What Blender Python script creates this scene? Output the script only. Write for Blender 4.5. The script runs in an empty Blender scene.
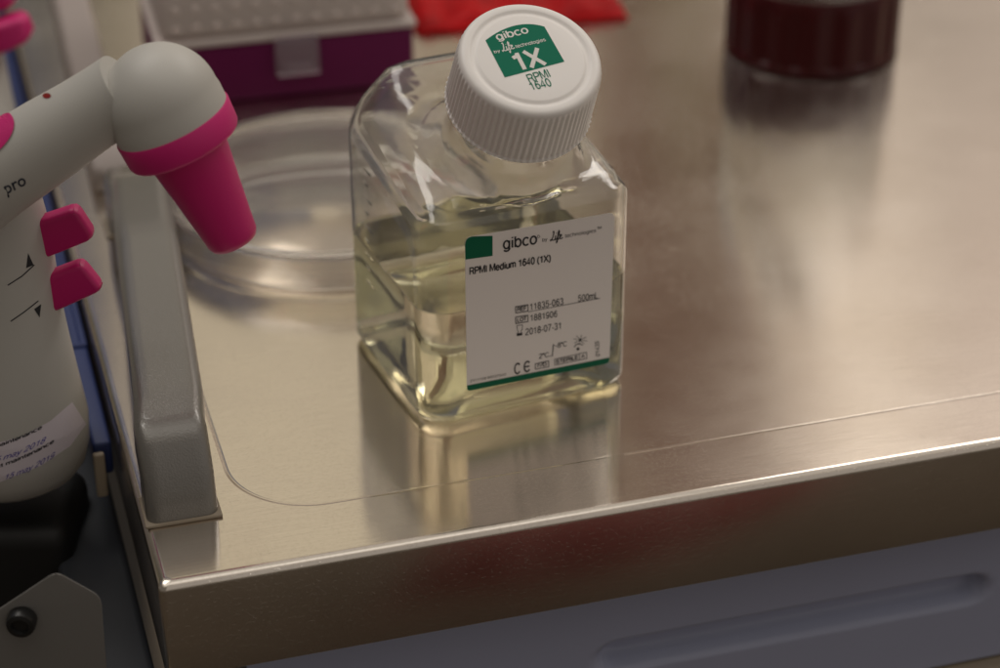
import bpy, bmesh, math, random
from math import sin, cos, pi, radians, sqrt
from mathutils import Vector, Matrix, noise
from mathutils.bvhtree import BVHTree
random.seed(7)
SC = bpy.context.scene
S = 0.01                                   # all shapes below are written in centimetres

# ------------------------------------------------------------------ camera
FPX, ELEV, YAW, ROLL = 2149.38, radians(29.937), radians(16.313), radians(-0.159)
CP = Vector((-20.588, -72.225, 44.353))
fw = Vector((sin(YAW)*cos(ELEV), cos(YAW)*cos(ELEV), -sin(ELEV)))
_r = Vector((cos(YAW), -sin(YAW), 0)); _u = _r.cross(fw)
cr = _r*cos(ROLL) + _u*sin(ROLL); cu = _u*cos(ROLL) - _r*sin(ROLL)
cam_d = bpy.data.cameras.new('camera'); cam = bpy.data.objects.new('camera', cam_d)
SC.collection.objects.link(cam); SC.camera = cam
M = Matrix((cr, cu, -fw)).transposed().to_4x4(); M.translation = CP*S
cam.matrix_world = M
cam_d.sensor_width = 36; cam_d.lens = FPX*36/1000
cam_d.clip_start = .02; cam_d.clip_end = 100
cam_d.dof.use_dof = True; cam_d.dof.focus_distance = .78; cam_d.dof.aperture_fstop = 5.8
cam_d.dof.aperture_blades = 7

# ------------------------------------------------------------------ world: room tones painted by direction, to mirror in the steel
W = bpy.data.worlds.new('World'); SC.world = W; W.use_nodes = True
nt = W.node_tree; nt.nodes.clear()
def N(tree, typ, **kw):
    n = tree.nodes.new(typ)
    for k, v in kw.items():
        if k.startswith('i_'):
            key = k[2:]; key = int(key) if key.isdigit() else key.replace('_', ' ')
            n.inputs[key].default_value = v
        else: setattr(n, k, v)
    return n
def math_(tree, op, a, b=None, c=None):
    n = tree.nodes.new('ShaderNodeMath'); n.operation = op
    for i, v in enumerate((a, b, c)):
        if v is None: continue
        if isinstance(v, (int, float)): n.inputs[i].default_value = v
        else: tree.links.new(v, n.inputs[i])
    return n.outputs[0]
tc = N(nt, 'ShaderNodeTexCoord'); sx = N(nt, 'ShaderNodeSeparateXYZ'); nt.links.new(tc.outputs['Generated'], sx.inputs[0])
X, Y, Z = sx.outputs
AZ = math_(nt, 'MULTIPLY', math_(nt, 'ARCTAN2', X, Y), 180/pi)          # 0 = +Y, to +X positive
EL = math_(nt, 'MULTIPLY', math_(nt, 'ARCSINE', Z), 180/pi)
def sstep(x, a, b):
    n = nt.nodes.new('ShaderNodeMapRange'); n.interpolation_type = 'SMOOTHSTEP'
    nt.links.new(x, n.inputs[0]); n.inputs[1].default_value = a; n.inputs[2].default_value = b
    return n.outputs[0]
def blob(a0, a1, e0, e1, sa, se):
    m = math_(nt, 'MULTIPLY', sstep(AZ, a0-sa, a0+sa), math_(nt, 'SUBTRACT', 1.0, sstep(AZ, a1-sa, a1+sa)))
    m2 = math_(nt, 'MULTIPLY', sstep(EL, e0-se, e0+se), math_(nt, 'SUBTRACT', 1.0, sstep(EL, e1-se, e1+se)))
    return math_(nt, 'MULTIPLY', m, m2)
def mix(col, mask, c):
    n = nt.nodes.new('ShaderNodeMix'); n.data_type = 'RGBA'
    nt.links.new(mask, n.inputs[0]); nt.links.new(col, n.inputs[6]); n.inputs[7].default_value = (*c, 1)
    return n.outputs[2]
base = N(nt, 'ShaderNodeRGB'); base.outputs[0].default_value = (.35, .285, .22, 1); col = base.outputs[0]
ENV = [  # az0, az1, el0, el1, soft az, soft el, colour: tones painted into the world for the steel's reflections
    (-181, 181, 52, 95, 0.1, 9, (.52, .48, .43)),          # pale ceiling
    (-181, 181, -95, -6, 0.1, 5, (.10, .082, .06)),        # dark floor side
    (-181, -35, -8, 48, 4, 5, (.13, .115, .10)),            # room to the left, darkened to shade the grip
    (105, 181, -8, 48, 4, 5, (.36, .33, .30)),             # room in front, raised to brighten the label
    (-60, 4.6, 12, 44, .8, 3, (.075, .085, .14)),          # bluish patch painted to mirror in the left strip of steel
    (5.2, 13.5, 27, 44, .7, 2.5, (.66, .585, .44)),           # pale patch painted for the bright reflection left of the bottle
    (5.2, 13.5, 10, 26, .7, 3, (.50, .43, .355)),
    (-60, 6.5, 3, 23.3, 1.0, 1.2, (.085, .075, .045)),
    (14.5, 19, 22, 46, 1.2, 3, (.36, .31, .22)),
    (19.2, 24.2, 10, 48, .5, 3, (.115, .062, .042)),         # brown column painted for the dark band in the steel
    (20.4, 22.6, 10, 26, .5, 2, (.20, .165, .11)),
    (24.2, 29.3, 24.5, 50, .5, 1.6, (.86, .73, .60)),        # bright patch painted for the pale reflection at right
    (22, 26.8, 31, 48, .5, 1.2, (.15, .09, .065)),
    (24.0, 50, 5, 24.5, .8, 1.6, (.40, .345, .295)),
    (29.6, 50, 24, 50, .6, 2, (.70, .58, .50)),
]
for a0, a1, e0, e1, sa, se, c in ENV: col = mix(col, blob(a0, a1, e0, e1, sa, se), c)
bg = N(nt, 'ShaderNodeBackground'); bg.inputs[1].default_value = 1.0
nt.links.new(col, bg.inputs[0]); wo = N(nt, 'ShaderNodeOutputWorld'); nt.links.new(bg.outputs[0], wo.inputs[0])

# ------------------------------------------------------------------ ceiling lamps
def area(name, loc, size, power, target=(0, 0, 0), colr=(1, .955, .90)):
    l = bpy.data.lights.new(name, 'AREA'); l.shape = 'RECTANGLE'; l.size, l.size_y = size[0]*S, size[1]*S
    l.energy = power; l.color = colr
    o = bpy.data.objects.new(name, l); SC.collection.objects.link(o)
    o.location = Vector(loc)*S; o.rotation_euler = (Vector(target)-Vector(loc)).to_track_quat('-Z', 'Y').to_euler()
area('ceiling_lamp', (-55, 60, 170), (120, 60), 7.6)
area('ceiling_lamp', (112, 60, 150), (120, 36), 7.0)
area('ceiling_lamp', (-20, -70, 200), (180, 90), 2.4)
SC.view_settings.view_transform = 'Standard'; SC.view_settings.look = 'None'
SC.view_settings.exposure = 0; SC.view_settings.gamma = 1
SC.cycles.max_bounces = 20; SC.cycles.transmission_bounces = 18; SC.cycles.transparent_max_bounces = 16
SC.cycles.glossy_bounces = 8; SC.cycles.caustics_refractive = True; SC.cycles.caustics_reflective = True
SC.cycles.blur_glossy = .3; SC.cycles.sample_clamp_indirect = 6
SC.cycles.use_denoising = True

# ------------------------------------------------------------------ pixel helpers (photo pixels to points on real surfaces)
def ray(px, py): return (fw + cr*((px-500)/FPX) + cu*((334-py)/FPX))
def on_z(px, py, z=0):
    d = ray(px, py); return CP + d*((z-CP.z)/d.z)
def on_plane(px, py, p, n):
    d = ray(px, py); return CP + d*((Vector(p)-CP).dot(n)/d.dot(n))
def at_depth(px, py, t): return CP + ray(px, py)*t
def px_of(p):
    d = Vector(p)-CP; return (500+FPX*d.dot(cr)/d.dot(fw), 334-FPX*d.dot(cu)/d.dot(fw))

# ------------------------------------------------------------------ materials
def mat(name, color, rough=.5, metal=0, bump=0, bscale=200, bstretch=(1, 1, 1), trans=0, ior=1.5, coat=0, cvar=0, cvscale=6, rvar=0, alpha=1, sss=0, spec=.5, bdist=.02, aniso=0):
    m = bpy.data.materials.new(name); m.use_nodes = True; t = m.node_tree; p = t.nodes['Principled BSDF']
    p.inputs['Base Color'].default_value = (*color, 1); p.inputs['Roughness'].default_value = rough
    p.inputs['Metallic'].default_value = metal; p.inputs['Transmission Weight'].default_value = trans
    p.inputs['IOR'].default_value = ior; p.inputs['Coat Weight'].default_value = coat
    p.inputs['Alpha'].default_value = alpha; p.inputs['Specular IOR Level'].default_value = spec
    if sss:
        p.inputs['Subsurface Weight'].default_value = sss; p.inputs['Subsurface Radius'].default_value = (.3, .28, .25); p.inputs['Subsurface Scale'].default_value = .004
    tcn = N(t, 'ShaderNodeTexCoord')
    def nz(scale, stretch, detail=3):
        mp = N(t, 'ShaderNodeMapping'); mp.inputs['Scale'].default_value = stretch
        t.links.new(tcn.outputs['Object'], mp.inputs[0])
        n = N(t, 'ShaderNodeTexNoise', i_Scale=scale, i_Detail=detail); t.links.new(mp.outputs[0], n.inputs[0]); return n.outputs[0]
    if bump:
        b = N(t, 'ShaderNodeBump', i_Strength=bump, i_Distance=bdist*S); t.links.new(nz(bscale, bstretch), b.inputs['Height'])
        t.links.new(b.outputs[0], p.inputs['Normal'])
    if cvar:
        mr = N(t, 'ShaderNodeMapRange', i_1=.3, i_2=.7, i_3=1-cvar, i_4=1+cvar); t.links.new(nz(cvscale, (1, 1, 1)), mr.inputs[0])
        mx = N(t, 'ShaderNodeVectorMath', operation='SCALE'); mx.inputs[0].default_value = color; t.links.new(mr.outputs[0], mx.inputs['Scale'])
        t.links.new(mx.outputs[0], p.inputs['Base Color'])
    if rvar:
        mr = N(t, 'ShaderNodeMapRange', i_1=.3, i_2=.7, i_3=max(.01, rough-rvar), i_4=rough+rvar); t.links.new(nz(9, (1, 1, 1), 5), mr.inputs[0])
        t.links.new(mr.outputs[0], p.inputs['Roughness'])
    return m
def steel(name, color, rough, stretch, specks=1):
    """brushed stainless steel: fine brush lines, soft stains, a few scratches and specks"""
    m = bpy.data.materials.new(name); m.use_nodes = True; t = m.node_tree; p = t.nodes['Principled BSDF']
    p.inputs['Metallic'].default_value = 1; p.inputs['Anisotropic'].default_value = .88
    tg = N(t, 'ShaderNodeTangent', direction_type='UV_MAP'); t.links.new(tg.outputs[0], p.inputs['Tangent'])   # across the brush lines
    tcn = N(t, 'ShaderNodeTexCoord')
    def nz(scale, st, detail=2, rough_=.5):
        mp = N(t, 'ShaderNodeMapping'); mp.inputs['Scale'].default_value = st; t.links.new(tcn.outputs['Object'], mp.inputs[0])
        n = N(t, 'ShaderNodeTexNoise', i_Scale=scale, i_Detail=detail, i_Roughness=rough_); t.links.new(mp.outputs[0], n.inputs[0]); return n.outputs[0]
    brush = nz(1, tuple(s for s in stretch), 3)
    stain = nz(7, (1, 1, 1), 5)
    fine = nz(40, (1, 1, 1), 4)
    v = math_(t, 'ADD', math_(t, 'MULTIPLY', math_(t, 'SUBTRACT', stain, .5), .22), math_(t, 'MULTIPLY', math_(t, 'SUBTRACT', brush, .5), .16))
    v = math_(t, 'ADD', v, 1.0)
    mx = N(t, 'ShaderNodeVectorMath', operation='SCALE'); mx.inputs[0].default_value = color; t.links.new(v, mx.inputs['Scale'])
    t.links.new(mx.outputs[0], p.inputs['Base Color'])
    r = math_(t, 'ADD', rough, math_(t, 'MULTIPLY', math_(t, 'SUBTRACT', stain, .5), .20)); r = math_(t, 'ADD', r, math_(t, 'MULTIPLY', math_(t, 'SUBTRACT', fine, .5), .05))
    t.links.new(r, p.inputs['Roughness'])
    b = N(t, 'ShaderNodeBump', i_Strength=.16, i_Distance=.012*S); t.links.new(brush, b.inputs['Height'])
    big = nz(3.2, (1, 1, 1), 2)
    b2 = N(t, 'ShaderNodeBump', i_Strength=.25, i_Distance=.10*S); t.links.new(big, b2.inputs['Height']); t.links.new(b.outputs[0], b2.inputs['Normal'])
    # sparse short scratches
    sp = nz(700, (1, 1, 1), 1); patch = nz(14, (1, 1, 1), 2)
    s2 = math_(t, 'GREATER_THAN', math_(t, 'ADD', sp, math_(t, 'MULTIPLY', patch, .25)), .755)
    scr = nz(1, (900, 45, 900), 0, 0); scr2 = nz(22, (1, 1, 1), 1)          # short scratches across the brushing
    s2 = math_(t, 'ADD', s2, math_(t, 'MULTIPLY', math_(t, 'GREATER_THAN', scr, .80), math_(t, 'GREATER_THAN', scr2, .56)))
    b3 = N(t, 'ShaderNodeBump', i_Strength=.5, i_Distance=.02*S*specks); t.links.new(s2, b3.inputs['Height']); t.links.new(b2.outputs[0], b3.inputs['Normal'])
    t.links.new(b3.outputs[0], p.inputs['Normal'])
    return m
M_STEEL = steel('brushed_steel', (.76, .695, .62), .155, (60, 1500, 1500))
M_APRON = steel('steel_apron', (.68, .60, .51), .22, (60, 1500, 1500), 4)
M_HANDLE = mat('grey_hammered_paint', (.21, .20, .185), .30, .45, bump=.6, bscale=1500, bdist=.03, coat=.5, rvar=.05)
M_GREY = mat('warm_grey_plastic', (.50, .485, .45), .48, bump=.08, bscale=1400, cvar=.03)
M_PINK = mat('magenta_rubber', (.60, .010, .17), .50, bump=.10, bscale=1200, cvar=.06)
M_PINKD = mat('magenta_plastic', (.56, .008, .15), .42, bump=.06, bscale=900)
M_BLACK = mat('black_ink', (.012, .012, .016), .6)
M_NAVY = mat('navy_ink', (.012, .016, .035), .6)
M_PEN = mat('violet_pen_ink', (.08, .06, .36), .6)
M_STICK = mat('paper_sticker', (.70, .64, .70), .5, cvar=.04)
M_LED = mat('red_lens', (.22, .008, .008), .25)
M_CAP = mat('white_cap_plastic', (.84, .805, .775), .45, sss=.15, bump=.05, bscale=700)
M_LABEL = mat('label_paper', (.82, .765, .735), .55, cvar=.02, spec=.3)
M_GREEN = mat('label_green', (.002, .12, .06), .5, spec=.2)
M_WHITE = mat('white_ink', (.74, .71, .67), .5)
M_GREENT = mat('green_ink', (.0, .155, .088), .5, spec=.15)
M_PET = mat('clear_bottle_plastic', (.98, .975, .95), .03, trans=.965, ior=1.47, bump=.06, bscale=26, bdist=.10)
M_LIQ = mat('pale_yellow_medium', (.965, .945, .77), 0, trans=1, ior=1.34)
M_PS = mat('clear_dish_plastic', (.985, .97, .945), .03, trans=.97, ior=1.5)
M_CLASP = mat('clear_clasp', (.80, .70, .76), .25, trans=.85, ior=1.25)
M_FROST = mat('frosted_lid', (.80, .71, .67), .42, trans=.35, ior=1.3)
M_PURPLE = mat('purple_plastic', (.12, .005, .06), .5, cvar=.05, spec=.2)
M_RED = mat('red_plastic', (.42, .001, .003), .5, cvar=.22, cvscale=60, spec=.15)
M_MAROON = mat('maroon_medium', (.045, .0015, .003), .3, trans=0, ior=1.36)
M_GLASS = mat('clear_glass', (.96, .96, .93), .01, trans=1, ior=1.45)
M_BLUE = mat('blue_plastic', (.03, .05, .17), .45, cvar=.08)
M_CREAM = mat('cream_wrap', (.42, .35, .26), .5, cvar=.1)
M_DARKBLUE = mat('dark_blue_grey', (.028, .032, .04), .55, cvar=.15)
M_DRAWER = mat('blue_grey_plastic', (.33, .355, .48), .50, bump=.1, bscale=1500, cvar=.03)
M_BLACKP = mat('black_plastic', (.004, .004, .004), .6)
M_PLATE = mat('dark_grey_metal', (.22, .215, .205), .42, .3, bump=.2, bscale=900, cvar=.06)
M_RAIL = mat('pale_grey_plastic', (.36, .31, .29), .5, cvar=.05)
M_FLOOR = mat('brown_floor', (.085, .066, .046), .6, cvar=.2)
M_BEIGE = mat('beige_trim', (.28, .23, .17), .5)

# ------------------------------------------------------------------ builders
def finish(name, verts, faces, material, parent=None, smooth=True, auto=None):
    me = bpy.data.meshes.new(name); me.from_pydata([tuple(Vector(v)*S) for v in verts], [], faces); me.update()
    bm = bmesh.new(); bm.from_mesh(me); bmesh.ops.recalc_face_normals(bm, faces=bm.faces); bm.to_mesh(me); bm.free()
    return link(name, me, material, parent, smooth, auto)
def link(name, me, material, parent=None, smooth=True, auto=None):
    if smooth:
        for p in me.polygons: p.use_smooth = True
        if auto is not None: me.set_sharp_from_angle(angle=radians(auto))
    me.materials.append(material)
    o = bpy.data.objects.new(name, me); SC.collection.objects.link(o)
    if parent is not None: o.parent = parent
    return o
def planar_uv(o, fn):
    uv = o.data.uv_layers.new(name='UVMap')
    for l in o.data.loops: uv.data[l.index].uv = fn(o.data.vertices[l.vertex_index].co)
def thing(name, label, cat, loc=(0, 0, 0), rotz=0, group=None):
    o = bpy.data.objects.new(name, None); SC.collection.objects.link(o); o.empty_display_size = .01
    o.location = Vector(loc)*S; o.rotation_euler = (0, 0, rotz); o['label'] = label; o['category'] = cat
    if group: o['group'] = group
    return o
class Loc:      # world -> local of a thing
    def __init__(s, loc, rotz=0): s.m = Matrix.Translation(Vector(loc)) @ Matrix.Rotation(rotz, 4, 'Z'); s.i = s.m.inverted()
    def __call__(s, v): return s.i @ Vector(v)
ID = lambda v: Vector(v)
def loft(rings, cap0=True, cap1=True, closed=True):
    v, f = [], []; n = len(rings[0])
    for r in rings: v += [Vector(p) for p in r]
    for k in range(len(rings)-1):
        for i in range(n if closed else n-1):
            j = (i+1) % n; f.append((k*n+i, k*n+j, (k+1)*n+j, (k+1)*n+i))
    if cap0: f.append(tuple(range(n))[::-1])
    if cap1: f.append(tuple(range((len(rings)-1)*n, len(rings)*n)))
    return v, f
def frame(axis, hint=(0, 0, 1)):
    a = Vector(axis).normalized(); h = Vector(hint)
    if abs(a.dot(h.normalized())) > .98: h = Vector((0, 1, 0))
    u = h.cross(a).normalized(); w = a.cross(u); return u, w, a
def lathe(prof, c, axis=(0, 0, 1), n=96, mod=None, cap0=True, cap1=True):
    u, w, a = frame(axis); rings = []
    for r, h in prof:
        rings.append([Vector(c)+a*h+(u*cos(2*pi*i/n)+w*sin(2*pi*i/n))*(r if mod is None else mod(r, h, i/n)) for i in range(n)])
    return loft(rings, cap0, cap1)
def bevbox(size, bev=.1, seg=3):
    bm = bmesh.new(); bmesh.ops.create_cube(bm, size=1); bmesh.ops.scale(bm, vec=size, verts=bm.verts)
    if bev: bmesh.ops.bevel(bm, geom=bm.edges[:], offset=bev, segments=seg, profile=.5, affect='EDGES')
    v = [x.co.copy() for x in bm.verts]; f = [tuple(q.index for q in p.verts) for p in bm.faces]; bm.free(); return v, f
def tr(vf, m=None, off=(0, 0, 0), fn=None):
    v, f = vf
    if m is not None: v = [m @ x for x in v]
    v = [x+Vector(off) for x in v]
    if fn: v = [fn(x) for x in v]
    return v, f
def join(*parts):
    V, F = [], []
    for v, f in parts:
        k = len(V); V += list(v); F += [tuple(i+k for i in q) for q in f]
    return V, F
def rrect(hx, hy, r, n=12, cx=0, cy=0, sub=8):
    """rounded rectangle outline, counter-clockwise from the +x side"""
    out = []
    for (sx_, sy_, a0) in ((1, 1, 0), (-1, 1, 90), (-1, -1, 180), (1, -1, 270)):
        for k in range(n+1):
            a = radians(a0+90*k/n); out.append((cx+sx_*(hx-r)+r*cos(a), cy+sy_*(hy-r)+r*sin(a)))
    res = []
    m = len(out)
    for i in range(m):                      # subdivide the straight sides
        a, b = out[i], out[(i+1) % m]; res.append(a)
        k = sub if i % (n+1) == n else 0
        for j in range(1, k): res.append((a[0]+(b[0]-a[0])*j/k, a[1]+(b[1]-a[1])*j/k))
    return res

# text: glyphs of the built-in font as a flat mesh in unit coordinates
# a small stroke alphabet in the style of a plain grotesque: capital height 1, x-height .72
def arc(cx, cy, rx, ry, a0, a1, n=10): return [(cx+rx*cos(radians(a0+(a1-a0)*k/n)), cy+ry*sin(radians(a0+(a1-a0)*k/n))) for k in range(n+1)]
O_ = lambda cx, cy, rx, ry: arc(cx, cy, rx, ry, 90, 450, 20)
GL = {
 ' ': (.36, []), '1': (.70, [[(.12, .76), (.40, .84)], [(.41, 1), (.41, 0)]]),
 '0': (.72, [O_(.36, .5, .25, .5)]),
 '2': (.72, [arc(.35, .72, .24, .28, 170, -30, 10)+[(.42, .42), (.14, .10), (.11, 0), (.62, 0)]]),
 '3': (.72, [arc(.34, .75, .21, .25, 165, -90, 9), arc(.35, .26, .25, .26, 90, -160, 9)]),
 '4': (.72, [[(.64, .25), (.07, .25), (.48, 1), (.48, 0)]]),
 '5': (.72, [[(.58, 1), (.19, 1), (.13, .52)]+arc(.34, .33, .26, .33, 130, -155, 12)]),
 '6': (.72, [arc(.38, .72, .22, .28, 20, 120, 6)+[(.14, .55)]+arc(.37, .32, .24, .32, 180, 270, 6)+arc(.37, .32, .24, .30, -90, 165, 10)]),
 '7': (.72, [[(.09, 1), (.62, 1), (.42, .6), (.30, .3), (.27, 0)]]),
 '8': (.72, [O_(.36, .75, .20, .25), O_(.36, .26, .25, .26)]),
 '9': (.72, [arc(.35, .68, .24, .32, 20, 345, 14)+[(.59, .5)]+arc(.34, .40, .25, .40, 0, -70, 5)+arc(.34, .25, .22, .25, -90, -160, 4)]),
 '-': (.42, [[(.07, .36), (.35, .36)]]), '(': (.42, [arc(.52, .38, .40, .64, 115, 245, 9)]), ')': (.42, [arc(-.10, .38, .40, .64, 65, -65, 9)]),
 '°': (.36, [O_(.17, .86, .12, .14)]), ':': (.3, [[(.15, .06), (.15, .1)], [(.15, .55), (.15, .62)]]),
 'A': (.86, [[(.04, 0), (.43, 1), (.82, 0)], [(.18, .36), (.68, .36)]]),
 'C': (.92, [arc(.48, .5, .38, .5, 40, 320, 16)]),
 'D': (.90, [[(.12, 0), (.12, 1), (.40, 1)]+arc(.42, .5, .38, .5, 90, -90, 12)+[(.12, 0)]]),
 'E': (.80, [[(.72, 0), (.12, 0), (.12, 1), (.70, 1)], [(.12, .53), (.66, .53)]]),
 'F': (.76, [[(.12, 0), (.12, 1), (.68, 1)], [(.12, .52), (.60, .52)]]),
 'I': (.34, [[(.17, 0), (.17, 1)]]),
 'L': (.70, [[(.12, 1), (.12, 0), (.64, 0)]]),
 'M': (1.04, [[(.12, 0), (.12, 1), (.18, 1), (.52, .08), (.86, 1), (.92, 1), (.92, 0)]]),
 'N': (.92, [[(.12, 0), (.12, 1), (.78, 0), (.78, 1)]]),
 'O': (1.0, [O_(.5, .5, .40, .5)]),
 'P': (.82, [[(.12, 0), (.12, 1), (.46, 1)]+arc(.48, .74, .26, .26, 90, -90, 8)+[(.12, .48)]]),
 'R': (.90, [[(.12, 0), (.12, 1), (.48, 1)]+arc(.50, .75, .26, .25, 90, -90, 8)+[(.12, .50)], [(.46, .50), (.64, .42), (.70, .16), (.80, 0)]]),
 'S': (.84, [arc(.42, .75, .28, .25, 20, 180, 8)+arc(.42, .74, .28, .22, 190, 255, 4)+arc(.42, .27, .31, .26, 75, -20, 5)+arc(.42, .27, .31, .27, -30, -170, 7)]),
 'T': (.76, [[(.04, 1), (.72, 1)], [(.38, 1), (.38, 0)]]),
 'V': (.84, [[(.04, 1), (.42, 0), (.80, 1)]]), 'X': (.84, [[(.06, 0), (.78, 1)], [(.06, 1), (.78, 0)]]),
 'a': (.68, [arc(.32, .50, .22, .22, 160, 0, 7)+[(.54, .12), (.62, 0)], arc(.32, .20, .24, .20, 55, 330, 12)]),
 'b': (.72, [[(.11, 1), (.11, 0)], O_(.36, .36, .25, .36)]),
 'c': (.66, [arc(.36, .36, .27, .36, 45, 315, 12)]),
 'd': (.72, [[(.60, 1), (.60, 0)], O_(.35, .36, .25, .36)]),
 'e': (.72, [[(.10, .38), (.61, .38)]+arc(.36, .38, .26, .34, 10, 180, 9)+arc(.36, .37, .26, .37, 190, 325, 8)]),
 'h': (.70, [[(.10, 0), (.10, 1)], [(.10, .4)]+arc(.34, .46, .23, .26, 150, 0, 7)+[(.57, 0)]]),
 'i': (.30, [[(.15, 0), (.15, .72)], [(.15, .88), (.15, 1)]]), 'l': (.30, [[(.15, 0), (.15, 1)]]),
 'm': (1.06, [[(.10, 0), (.10, .72)], [(.10, .4)]+arc(.31, .46, .21, .26, 150, 0, 7)+[(.52, 0)], [(.52, .4)]+arc(.73, .46, .21, .26, 150, 0, 7)+[(.94, 0)]]),
 'n': (.70, [[(.10, 0), (.10, .72)], [(.10, .4)]+arc(.34, .46, .23, .26, 150, 0, 7)+[(.57, 0)]]),
 'o': (.70, [O_(.35, .36, .26, .36)]), 's': (.62, [arc(.30, .54, .21, .18, 20, 255, 9)+arc(.30, .19, .23, .19, 75, -165, 9)]),
 't': (.38, [[(.18, .94), (.18, .10), (.34, .0)], [(.03, .70), (.34, .70)]]), 'u': (.70, [[(.10, .72), (.10, .26)]+arc(.33, .26, .23, .26, 180, 300, 6)+[(.57, .30)], [(.58, .72), (.58, 0)]]),
 'x': (.62, [[(.05, 0), (.56, .72)], [(.05, .72), (.56, 0)]]), 'y': (.62, [[(.05, .72), (.32, .02)], [(.57, .72), (.30, -.12), (.20, -.26), (.06, -.26)]]), 'g': (.72, [O_(.35, .36, .25, .36), [(.60, .72), (.60, -.05)]+arc(.36, -.05, .24, .20, 0, -160, 7)]),
 'r': (.44, [[(.10, 0), (.10, .72)], [(.10, .42), (.20, .62), (.40, .70)]]), 'M_': (1, []),
}
# the handwritten word of the logo, one pen line per letter
LIFE = [[(.30, 1.05), (.42, 1.16), (.46, 1.0), (.34, .5), (.20, .12), (.05, .0), (.02, .10), (.14, .14), (.34, .0), (.52, .02), (.60, .14)],
        [(.66, .58), (.60, .12), (.66, .0), (.78, .10)], [(.74, .82), (.75, .88)],
        [(.78, .10), (1.02, .62), (1.14, 1.0), (1.08, 1.14), (1.0, 1.0), (.92, .3), (.84, -.30), (.76, -.44), (.74, -.30), (.92, -.02), (1.10, .10)], [(.88, .56), (1.2, .60)],
        [(1.10, .10), (1.16, .26), (1.34, .36), (1.38, .50), (1.26, .56), (1.16, .36), (1.16, .12), (1.26, .0), (1.42, .04), (1.52, .14)]]
def ribbon(pts, w, zl, V, F):
    P = [Vector(p) for p in pts]; n = len(P); k = len(V); hw = w/2
    loop = (P[0]-P[-1]).length < 1e-4
    for i, p in enumerate(P):
        a = P[i-1] if i else (P[-2] if loop else None); b = P[i+1] if i < n-1 else (P[1] if loop else None)
        d0 = (p-a).normalized() if a is not None else (b-p).normalized(); d1 = (b-p).normalized() if b is not None else d0
        m = d0+d1; m = m.normalized() if m.length > .2 else d0
        q = Vector((-m.y, m.x)); sc_ = min(1.6, 1/max(.3, q.dot(Vector((-d0.y, d0.x)))))
        V += [Vector((p.x+q.x*hw*sc_, p.y+q.y*hw*sc_, zl)), Vector((p.x-q.x*hw*sc_, p.y-q.y*hw*sc_, zl))]
    F += [(k+2*i, k+2*i+1, k+2*i+3, k+2*i+2) for i in range(n-1)]
def strokes(s, w, word=None):
    V, F = [], []; x = 0; zl = 0
    if word:
        for g in word: ribbon(g, w, zl, V, F); zl += 1
        return V, F
    for ch in s:
        adv, lines = GL[ch]
        for g in lines:
            ribbon([(a+x, b) for a, b in g], w, zl, V, F); zl = (zl+1) % 3
        x += adv
    return V, F
def glyphs(s, bold=0, shear=0, spacing=1.0):
    cu_ = bpy.data.curves.new('t', 'FONT'); cu_.body = s; cu_.size = 1; cu_.offset = bold; cu_.shear = shear; cu_.space_character = spacing
    cu_.resolution_u = 3; cu_.fill_mode = 'FRONT'
    o = bpy.data.objects.new('t', cu_); SC.collection.objects.link(o)
    dg = bpy.context.evaluated_depsgraph_get(); dg.update()
    me = bpy.data.meshes.new_from_object(o.evaluated_get(dg), depsgraph=dg)
    v = [Vector((x.co.x, x.co.y)) for x in me.vertices]; f = [tuple(p.vertices) for p in me.polygons]
    bpy.data.objects.remove(o); bpy.data.curves.remove(cu_); bpy.data.meshes.remove(me)
    return v, f
def text_px(s, p0, p1, cap, up=(0, -1), w=.13, shear=0, logo=False):
    """s set from pixel p0 to pixel p1 along its baseline, capitals cap pixels high, w = stroke weight"""
    if logo:
        h_, _ = glyphs('H'); ch = max(a.y for a in h_)-min(a.y for a in h_)
        v, f = glyphs(s, w); v = [Vector((a.x, a.y/ch, 0)) for a in v]
    else: v, f = strokes(s, w, LIFE if s == 'Life' else None)
    v = [Vector((a.x+shear*a.y, a.y, a.z)) for a in v]
    x0, x1 = min(a.x for a in v), max(a.x for a in v)
    d = Vector(p1)-Vector(p0); U = Vector(up).normalized()
    out = []
    for a in v:
        q = Vector(p0)+d*((a.x-x0)/(x1-x0))+U*(a.y*cap); out.append(Vector((q.x, q.y, a.z*.0012)))
    return out, f
def line_px(pts, w, closed=False):
    V, F = [], []
    n = len(pts)
    for i in range(n if closed else n-1):
        a, b = Vector(pts[i]), Vector(pts[(i+1) % n]); d = (b-a).normalized(); q = Vector((-d.y, d.x))*w/2; e = d*w*.35
        k = len(V); V += [a-e+q, a-e-q, b+e-q, b+e+q]; F.append((k, k+1, k+2, k+3))
    return V, F
def poly_px(pts): return [Vector(p) for p in pts], [tuple(range(len(pts)))]
def subdiv(vf, maxlen):
    bm = bmesh.new()
    vs = [bm.verts.new((v[0], v[1], 0)) for v in vf[0]]
    for f in vf[1]:
        try: bm.faces.new([vs[i] for i in f])
        except ValueError: pass
    bmesh.ops.triangulate(bm, faces=bm.faces)
    for _ in range(5):
        e = [x for x in bm.edges if x.calc_length() > maxlen]
        if not e: break
        bmesh.ops.subdivide_edges(bm, edges=e, cuts=1); bmesh.ops.triangulate(bm, faces=[x for x in bm.faces if len(x.verts) > 3])
    bm.verts.index_update()
    v = [Vector((x.co.x, x.co.y)) for x in bm.verts]; f = [tuple(q.index for q in p.verts) for p in bm.faces]; bm.free(); return v, f
def decal(name, vf, place, material, parent):
    """a printed mark: flat glyph mesh laid on the surface that place() finds"""
    v3 = [place(p) for p in vf[0]]          # place() reads an optional third coordinate as extra height
    me = bpy.data.meshes.new(name); me.from_pydata([tuple(v*S) for v in v3], [], vf[1]); me.update()
    return link(name, me, material, parent, False)

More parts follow.
